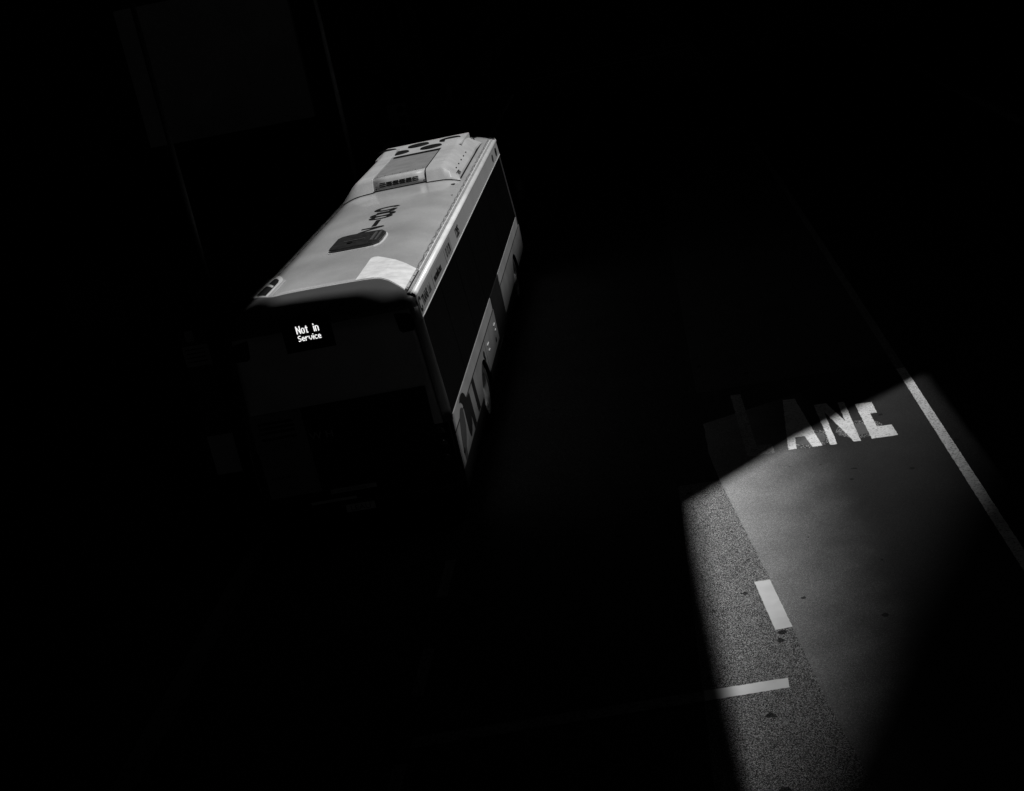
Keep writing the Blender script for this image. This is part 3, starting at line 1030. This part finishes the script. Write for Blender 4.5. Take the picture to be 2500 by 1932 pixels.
# round mark at the rear end of the strip
bm = bmesh.new()
cy_, cz_ = 0.19, 2.735
for (a0, a1, r0, r1) in ((30, 330, .055, .095),):
    n = 24
    A = [R(a0 + (a1 - a0) * i / n) for i in range(n + 1)]
    vi_ = [[(W(cz_ + r * math.sin(a)) + .0035, cy_ + 1.0 * r * math.cos(a), cz_ + r * math.sin(a)) for a in A] for r in (r0, r1)]
    grid(bm, vi_)
cyl(bm, (W(cz_) + .001, cy_ + .05, cz_ - .06), (W(cz_) + .005, cy_ + .05, cz_ - .06), 0.035, n=16)
link('emblem', bm, M['ink'], bus)
cove_text('TRANS', 0.33, 2.672, 0.112, xs=0.92, bold=0.007)
cove_text('Link', 0.86, 2.672, 0.11, M['inkgrey'], xs=0.8, bold=0.003)
cove_text('(', 1.28, 2.655, 0.15, M['inkgrey'], xs=0.8)
cove_text('www.translink.com.au', 1.42, 2.672, 0.095, xs=0.58, bold=0.005)
cove_text('(', 2.60, 2.655, 0.14, M['ink'], xs=0.8)
cove_text('13 12 30', 2.74, 2.67, 0.115, xs=0.82, bold=0.006)
cove_text('1285', 3.93, 2.662, 0.13, xs=1.15, bold=0.005)
# roundels near the front of the cantrail
for (y, r, m_) in ((10.45, 0.075, M['inkgrey']), (11.2, 0.085, M['ink'])):
    bm = bmesh.new(); cyl(bm, (W(2.73) - .004, y, 2.73), (W(2.73) + .006, y, 2.73), r, n=28)
    for v in bm.verts:
        v.co.y = y + (v.co.y - y) * 1.6
    link('side_marker', bm, m_, bus)

# big livery letters on the rear side
def side_decal(pts, m, z_up=0.003):
    bm = bmesh.new()
    v = [bm.verts.new((W(z) + z_up, y, z)) for y, z in pts]
    f = bm.faces.new(v)
    bmesh.ops.triangulate(bm, faces=[f])
    bmesh.ops.solidify(bm, geom=bm.faces[:], thickness=0.001)
    bmesh.ops.recalc_face_normals(bm, faces=bm.faces[:])
    return link('livery_lettering', bm, m, bus)


arch = [(0.675, 1.271), (0.782, 1.308), (0.905, 1.309), (1.041, 1.285), (1.167, 1.225), (1.259, 1.132), (1.325, 1.026), (1.345, 0.882), (1.299, 0.784), (1.196, 0.723), (1.04, 0.683), (0.977, 0.715), (0.928, 0.799), (0.956, 0.887), (0.931, 0.995), (0.925, 1.082), (0.913, 1.135), (0.875, 1.191), (0.791, 1.239), (0.739, 1.258)]
lens = [(0.549, 1.181), (0.638, 1.209), (0.732, 1.196), (0.81, 1.145), (0.82, 1.121), (0.809, 1.027), (0.782, 0.925), (0.653, 0.836), (0.498, 0.758), (0.456, 0.657), (0.451, 0.645), (0.287, 0.645), (0.283, 0.707), (0.262, 0.784), (0.282, 0.866), (0.332, 0.976), (0.431, 1.095), (0.477, 1.146)]
bar1 = [(1.281, 1.122), (1.546, 1.112), (1.561, 1.041), (1.544, 0.91), (1.613, 0.753), (1.621, 0.646), (1.41, 0.640), (1.425, 0.794), (1.358, 0.949), (1.303, 1.077)]
bar2 = [(1.90, 1.122), (2.12, 1.122), (2.144, 1.003), (2.17, 0.837), (2.194, 0.685), (2.222, 0.648), (1.981, 0.659), (1.973, 0.751), (1.955, 0.913)]
side_decal(arch, M['ink'])
side_decal(lens, M['inkgrey'], 0.005)
side_decal(bar1, M['ink'])
side_decal(bar2, M['ink'])
# side fittings: filler caps, handles
for (y, z, r) in ((3.51, 1.00, 0.045), (3.53, 0.915, 0.045), (5.07, 0.745, 0.035), (0.30, 0.78, 0.035)):
    bm = bmesh.new(); cyl(bm, (W(z) - .004, y, z), (W(z) + .008, y, z), r, n=18)
    for v in bm.verts:
        v.co.y = y + (v.co.y - y) * 1.5
    link('filler_cap', bm, M['ink'], bus)
for (y0, y1, z) in ((5.10, 5.27, 0.958), (5.16, 5.28, 0.862), (4.03, 4.21, 0.969), (4.10, 4.22, 0.868)):
    bm = bmesh.new(); box(bm, W(z) + .001, W(z) + .010, y0, y1, z - .006, z + .006)
    link('panel_handle', bm, M['steel'], bus)
bm = bmesh.new()
for y in (3.79,):
    box(bm, W(.9) + .0005, W(.9) + .002, y, y + .012, 0.64, 1.12)
link('panel_joint', bm, M['ink'], bus)

# wheels
for y in (3.25, 9.70):
    for sg in (1, -1):
        bm = bmesh.new()
        prof = [(0.96, 0.30), (0.97, 0.44), (1.00, 0.485), (1.06, 0.49), (1.18, 0.49), (1.23, 0.475), (1.245, 0.42), (1.235, 0.30)]
        n = 48
        rows = [[(sg * x, y + r * math.cos(2 * math.pi * i / n), 0.492 + r * math.sin(2 * math.pi * i / n)) for x, r in prof] for i in range(n + 1)]
        grid(bm, rows)
        bmesh.ops.remove_doubles(bm, verts=bm.verts[:], dist=1e-5)
        bmesh.ops.recalc_face_normals(bm, faces=bm.faces[:])
        tyre = link('wheel', bm, M['rubber'], bus, True)
        bm = bmesh.new()
        prof = [(1.235, 0.300), (1.225, 0.285), (1.19, 0.270), (1.12, 0.255), (1.10, 0.20), (1.11, 0.14), (1.19, 0.12), (1.20, 0.08), (1.20, 0.001)] if y < 5 else [(1.235, 0.300), (1.22, 0.285), (1.19, 0.27), (1.20, 0.20), (1.22, 0.13), (1.25, 0.11), (1.255, 0.001)]
        rows = [[(sg * x, y + r * math.cos(2 * math.pi * i / n), 0.492 + r * math.sin(2 * math.pi * i / n)) for x, r in prof] for i in range(n + 1)]
        grid(bm, rows)
        bmesh.ops.remove_doubles(bm, verts=bm.verts[:], dist=1e-5)
        bmesh.ops.recalc_face_normals(bm, faces=bm.faces[:])
        link('rim', bm, M['rim'], tyre, True)
# front end and mirrors
bm = bmesh.new()
rows = []
for z in (0.34, 0.9, 1.3, 1.9, 2.5, 2.85, 2.94):
    yy = LB + 0.25 - 0.10 * max(0, z - 1.0)
    rows.append([(s * (W(min(z, 2.86)) - .01), yy - 0.28 * abs(s) ** 4, z) for s in [-1 + 2 * i / 20 for i in range(21)]])
grid(bm, rows)
bmesh.ops.recalc_face_normals(bm, faces=bm.faces[:])
bmesh.ops.solidify(bm, geom=bm.faces[:], thickness=0.02)
link('front_panel', bm, M['dark'], bus, True)
bm = bmesh.new()
rows = []
for z in (1.15, 1.6, 2.1, 2.45):
    yy = LB + 0.262 - 0.10 * max(0, z - 1.0)
    rows.append([(s * (W(z) - .07), yy - 0.28 * abs(s * .95) ** 4, z) for s in [-1 + 2 * i / 20 for i in range(21)]])
grid(bm, rows)
bmesh.ops.recalc_face_normals(bm, faces=bm.faces[:])
link('windscreen', bm, M['glass'], bus, True)
for sg in (1, -1):
    bm = bmesh.new()
    tube(bm, [(sg * 1.12, 12.0, 2.70), (sg * 1.33, 12.22, 2.55), (sg * 1.40, 12.22, 2.1)], 0.015)
    arm = link('mirror', bm, M['ink'], bus)
    bm = bmesh.new(); box(bm, sg * 1.40 - .10, sg * 1.40 + .10, 12.13, 12.25, 1.55, 1.95)
    bmesh.ops.bevel(bm, geom=bm.edges[:], offset=0.03, segments=3, affect='EDGES')
    link('mirror_housing', bm, M['inkgrey'], arm, True)
bm = bmesh.new(); box(bm, 1.06, 1.16, 11.7, 11.98, 2.86, 2.912)
link('front_corner', bm, M['rail'], bus)
bm = bmesh.new(); box(bm, -1.08, 1.08, 11.72, 12.0, 2.86, 2.93)
link('front_header', bm, M['roof'], bus)

# ------------------------------------------------------------------ added overhead slab, unseen, its two openings shape the sunlight
H = 13.0


def eq(x, y, h=H):
    return (x + SH[0] * h, y + SH[1] * h)


SLOT = [(-2.60, 0.85), (-2.20, 0.36), (-1.10, 0.22), (-0.75, 0.06), (0.6, 0.05), (0.98, 0.12), (0.84, 11.75), (-2.60, 11.75)]
PATCH = [(3.95, -10.5), (7.25, -10.5), (7.25, 2.65), (6.96, 2.36), (5.36, 1.0), (3.96, -0.48)]


def mask_panel(polys):
    bm = bmesh.new()
    for poly in polys:
        pts = [(*eq(x, y), H) for x, y in poly]
        prism(bm, pts, (0, 0, 0.12))
    return bm


deck = thing('sun_mask', 'unseen concrete slab added over the street, its two openings shaping the sunlight', 'sun mask', (0, 0, 0))
Y0, Y1, X0, X1 = -70, 140, -60, 60
polys = [
    [(X0, Y0), (-2.60, Y0), (-2.60, Y1), (X0, Y1)],
    [(-2.60, Y0), (0.98, Y0), (0.98, 0.12), (0.6, 0.05), (-0.75, 0.06), (-1.10, 0.22), (-2.20, 0.36), (-2.60, 0.85), (-2.60, Y0)],
    [(-2.60, 11.75), (0.84, 11.75), (0.98, Y1), (-2.60, Y1)],
    [(0.98, Y0), (3.95, Y0), (3.95, -10.5), (3.96, -0.48), (3.96, Y1), (0.98, Y1), (0.84, 11.75), (0.98, 0.12)],
    [(3.95, Y0), (X1, Y0), (X1, -10.5), (3.95, -10.5)],
    [(3.96, -0.48), (5.36, 1.0), (6.96, 2.36), (7.25, 2.65), (7.25, Y1), (3.96, Y1)],
    [(7.25, -10.5), (X1, -10.5), (X1, Y1), (7.25, Y1)],
]
for i, p in enumerate(polys):
    bm = bmesh.new()
    prism(bm, [(*eq(x, y), H) for x, y in p], (0, 0, 0.12))
    link('mask_slab', bm, M['concrete'], deck)  # deck is the added, unseen sun mask
for i in range(6):
    for x in (16.5, -16.0):
        bm = bmesh.new(); cyl(bm, (x, -40 + i * 28, 0), (x, -40 + i * 28, H), 0.5, n=20)
        link('mask_column', bm, M['concrete'], deck)

# ------------------------------------------------------------------ unseen tower added off to the right, its edge dims the lane
HT = 120.0
tc_ = (6.80 + SH[0] * HT, 1.2 + SH[1] * HT)
tower = thing('shade_tower', 'tall dark tower added out of view on the right to soften the sunlight on the lane', 'building', (tc_[0], tc_[1], 0), (0, 0, -math.atan2(3.4, 7.0)))
bm = bmesh.new(); box(bm, 0.0, 24, -55, 45, 0, HT)
link('wall', bm, M['walldark'], tower)
for fl in range(0, 24):
    bm = bmesh.new(); box(bm, -0.02, -0.004, -54, 44, 4 + fl * 4.8, 6.6 + fl * 4.8)
    link('shade_tower_band', bm, M['glass'], tower)

# ------------------------------------------------------------------ buildings
def facade(name, label, x0, x1, y0, y1, h, face, win_w=1.6, win_h=1.9, bay=3.0, floors=4):
    b = thing(name, label, 'building', ((x0 + x1) / 2, (y0 + y1) / 2, 0))
    cx, cy = (x0 + x1) / 2, (y0 + y1) / 2
    bm = bmesh.new(); box(bm, x0 - cx, x1 - cx, y0 - cy, y1 - cy, 0, h)
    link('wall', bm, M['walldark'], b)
    bm = bmesh.new(); box(bm, x0 - cx - .15, x1 - cx + .15, y0 - cy - .15, y1 - cy + .15, h, h + .35)
    link('cornice', bm, M['concrete'], b)
    fx = (x1 - cx) if face > 0 else (x0 - cx)
    n = int((y1 - y0) / bay)
    for f in range(floors):
        z = 0.9 + f * (h - 1.0) / floors
        for i in range(n):
            yc = y0 - cy + bay * (i + .5)
            bm = bmesh.new(); a, c_ = sorted((fx + face * .003, fx + face * .05))
            box(bm, a, c_, yc - win_w / 2, yc + win_w / 2, z, z + (win_h if f else 2.2))
            fr = link('window', bm, M['concrete'], b)
            bm = bmesh.new(); a, c_ = sorted((fx + face * .05, fx + face * .062))
            box(bm, a, c_, yc - win_w / 2 + .08, yc + win_w / 2 - .08, z + .08, z + (win_h if f else 2.2) - .08)
            link('pane', bm, M['glass'], fr)
    return b


facade('office_building', 'dark building with window rows at the left edge, nearest the camera', -24, -9.6, -30, 14, 11.5, 1)
b2 = facade('shop_building', 'dark shop building with a paler blank fascia above, behind the bus', -16, -5.0, 23.2, 46, 10.5, 1)
bm = bmesh.new(); box(bm, 0.6, 5.5, -11.4 - .25, -11.4 - .01, 2.96, 6.8)
link('fascia', bm, M['fascia'], b2)
bm = bmesh.new(); box(bm, -5.3, 5.3, -11.46, -11.41, 0.3, 2.7)
link('shop_window', bm, M['glass'], b2)
facade('corner_building', 'dark building with window rows past the crossing on the left', -22, -4.0, 58, 90, 11.0, 1)
facade('right_building', 'low dark building with window rows along the right pavement', 16.9, 26, -30, 46, 8.6, -1)
bfar = thing('far_building', 'dark building closing the far end of the street', 'building', (6, 118, 0))
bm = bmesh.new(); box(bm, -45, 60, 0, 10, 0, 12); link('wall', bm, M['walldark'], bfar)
for i in range(20):
    bm = bmesh.new(); box(bm, -44 + i * 5, -41 + i * 5, -.03, -.004, 3, 6); link('window', bm, M['glass'], bfar)

# ------------------------------------------------------------------ street furniture
def street_pole(label, x, y, h, r, arm=None, pm='pole'):
    t = thing('street_pole', label, 'pole', (x, y, 0.12))
    bm = bmesh.new(); cyl(bm, (0, 0, 0), (0, 0, h), r, r * .75, n=20); link('shaft', bm, M[pm], t, True)
    bm = bmesh.new(); cyl(bm, (0, 0, 0), (0, 0, .12), r * 2.2, r * 1.6, n=20); link('base', bm, M[pm], t, True)
    if arm:
        bm = bmesh.new(); tube(bm, [(0, 0, h - .1), (arm * .4, 0, h + .5), (arm, 0, h + .7)], r * .5); link('arm', bm, M['pole'], t)
        bm = bmesh.new(); box(bm, arm - .35, arm + .1, -.12, .12, h + .62, h + .76); link('lamp_head', bm, M['dark'], t)
    return t


street_pole('grey lamp pole on the pavement behind the front of the bus', -2.25, 13.9, 7.5, 0.055, 1.4)
street_pole('dim grey pole on the left pavement beside the rear of the bus', -2.6, 3.9, 7.0, 0.05, None, 'dark')

stop = thing('bus_stop_sign', 'dim upright bus stop totem with pale panels, left of the rear of the bus', 'sign', (-2.60, 2.65, 0.12))
bm = bmesh.new(); box(bm, -.20, .20, 0.0, 0.10, 0.0, 2.25)
bmesh.ops.bevel(bm, geom=bm.edges[:], offset=0.01, segments=1, affect='EDGES')
link('body', bm, M['dark'], stop)
bm = bmesh.new(); box(bm, -.19, .19, -.012, -.002, 1.68, 1.98)
pn = link('panel', bm, M['poster'], stop)
bm = bmesh.new()
for z in (1.74, 1.80, 1.86, 1.92):
    box(bm, -.15, .13, -.016, -.0125, z, z + .018)
link('print', bm, M['ink'], pn)
bm = bmesh.new(); box(bm, -.19, .19, -.012, -.002, 0.02, 0.62)
link('panel', bm, M['fascia'], stop)
bm = bmesh.new(); box(bm, -.10, .02, -.012, -.002, 2.05, 2.20)
link('symbol', bm, M['poster'], stop)

nb = thing('notice_sign', 'pale notice sign with a round emblem on a post beyond the bus', 'sign', (-4.45, 33.0, 0.12))
bm = bmesh.new(); cyl(bm, (0, 0.03, 0), (0, 0.03, 1.9), 0.03, n=12); link('post', bm, M['pole'], nb)
bm = bmesh.new(); box(bm, -.34, .34, -.02, 0.0, 1.0, 1.78); bd = link('board', bm, M['poster'], nb)
bm = bmesh.new(); cyl(bm, (.12, -.021, 1.56), (.12, -.028, 1.56), 0.13, n=28); link('emblem', bm, M['ink'], bd)
bm = bmesh.new(); box(bm, 0.02, .28, -.028, -.021, 1.08, 1.34); link('emblem', bm, M['ink'], bd)


# ------------------------------------------------------------------ people
def skin_mesh(name, verts, edges, radii, m, parent, root=0, sub=2):
    me = bpy.data.meshes.new(name)
    me.from_pydata([Vector(v) for v in verts], edges, [])
    o = bpy.data.objects.new(name, me)
    C.objects.link(o)
    sk = o.modifiers.new('skin', 'SKIN')
    sk.use_smooth_shade = True
    for i, r in enumerate(radii):
        me.skin_vertices[0].data[i].radius = (r, r) if not isinstance(r, tuple) else r
        me.skin_vertices[0].data[i].use_root = (i == root)
    sb = o.modifiers.new('sub', 'SUBSURF'); sb.levels = sub; sb.render_levels = sub
    dg = bpy.context.evaluated_depsgraph_get()
    me2 = bpy.data.meshes.new_from_object(o.evaluated_get(dg))
    bpy.data.objects.remove(o)
    me2.materials.clear(); me2.materials.append(m)
    o = bpy.data.objects.new(name, me2)
    C.objects.link(o)
    for p in me2.polygons:
        p.use_smooth = True
    o.parent = parent
    return o


def person(label, x, y, rz, stride=0.18):
    t = thing('person', label, 'person', (x, y, 0.12), (0, 0, rz), group=None)
    V, E, Rr = [], [], []

    def add(p, r, par=None):
        V.append(p); Rr.append(r)
        if par is not None:
            E.append((par, len(V) - 1))
        return len(V) - 1
    pel = add((0, 0, .95), (.15, .11))
    waist = add((0, 0, 1.10), (.13, .10), pel)
    chest = add((0, -.01, 1.32), (.16, .115), waist)
    neckb = add((0, 0, 1.46), .075, chest)
    neck = add((0, .01, 1.52), .055, neckb)
    hb = add((0, .02, 1.60), (.075, .085), neck)
    ht = add((0, .01, 1.69), (.072, .085), hb)
    for sx in (-1, 1):
        sh = add((sx * .17, 0, 1.42), .06, chest)
        el = add((sx * .23, -.03 * sx, 1.14), .042, sh)
        wr = add((sx * .24, .12 + .04 * sx, .92), .028, el)
        pa = add((sx * .24, .15 + .04 * sx, .85), (.036, .02), wr)
        for k, l in enumerate((.065, .078, .073, .055)):
            f1 = add((sx * .24, .125 + .04 * sx + k * .018, .80), .009, pa)
            add((sx * .235, .125 + .04 * sx + k * .018 + .004, .80 - l * .6), .008, f1)
        th = add((sx * .225, .19 + .04 * sx, .83), .010, pa)
        add((sx * .22, .205 + .04 * sx, .80), .009, th)
        hp = add((sx * .09, 0, .90), .095, pel)
        st = stride * sx
        kn = add((sx * .10, .05 + st * .5, .50), .06, hp)
        an = add((sx * .10, st - .02, .09), .04, kn)
        he = add((sx * .10, st - .04, .04), .035, an)
        add((sx * .11, st + .15, .03), .032, he)
    body = skin_mesh('body', V, E, Rr, M['skin'], t, root=0)
    # face: nose, ears, eyes
    bm = bmesh.new()
    cyl(bm, (0, .09, 1.625), (0, .115, 1.61), .012, .008, n=8)
    for sx in (-1, 1):
        cyl(bm, (sx * .072, .015, 1.62), (sx * .085, .005, 1.625), .022, .018, n=10)
    link('face', bm, M['skin'], body)
    bm = bmesh.new()
    bmesh.ops.create_uvsphere(bm, u_segments=20, v_segments=12, radius=0.10)
    for v in bm.verts:
        v.co = (v.co.x * .86, v.co.y * 1.02 - .005, v.co.z * .95 + 1.675)
    bmesh.ops.delete(bm, geom=[f for f in bm.faces if f.calc_center_median().z < 1.64 and f.calc_center_median().y > -.03], context='FACES')
    link('hair', bm, M['hair'], t, True)
    # clothes a little larger than the body
    SV = [(0, 0, .93), (0, 0, 1.10), (0, -.01, 1.32), (0, 0, 1.43), (-.18, 0, 1.42), (-.225, .02, 1.20), (.18, 0, 1.42), (.225, -.02, 1.20)]
    skin_mesh('shirt', SV, [(0, 1), (1, 2), (2, 3), (2, 4), (4, 5), (2, 6), (6, 7)], [(.17, .13), (.15, .12), (.18, .135), .085, .075, .062, .075, .062], M['cloth'], t, root=1)
    SV = [(0, 0, .97)]
    Ed, rr = [], [(.165, .125)]
    for sx in (-1, 1):
        st = stride * sx
        i = len(SV)
        SV += [(sx * .095, 0, .88), (sx * .10, .05 + st * .5, .50), (sx * .10, st - .02, .12)]
        Ed += [(0, i), (i, i + 1), (i + 1, i + 2)]
        rr += [.108, .078, .065]
    skin_mesh('trousers', SV, Ed, rr, M['trousers'], t, root=0)
    for sx in (-1, 1):
        st = stride * sx
        bm = bmesh.new(); box(bm, sx * .105 - .048, sx * .105 + .048, st - .10, st + .19, 0, .085)
        bmesh.ops.bevel(bm, geom=bm.edges[:], offset=0.025, segments=2, affect='EDGES')
        link('shoe', bm, M['ink'], t, True)
    return t


person('person in a pale shirt on the pavement just past the front of the bus', -3.45, 25.2, R(10))
person('person in a pale shirt standing farther up the left pavement', -3.33, 39.0, R(80), 0.08)
print('scene built', len(bpy.data.objects))
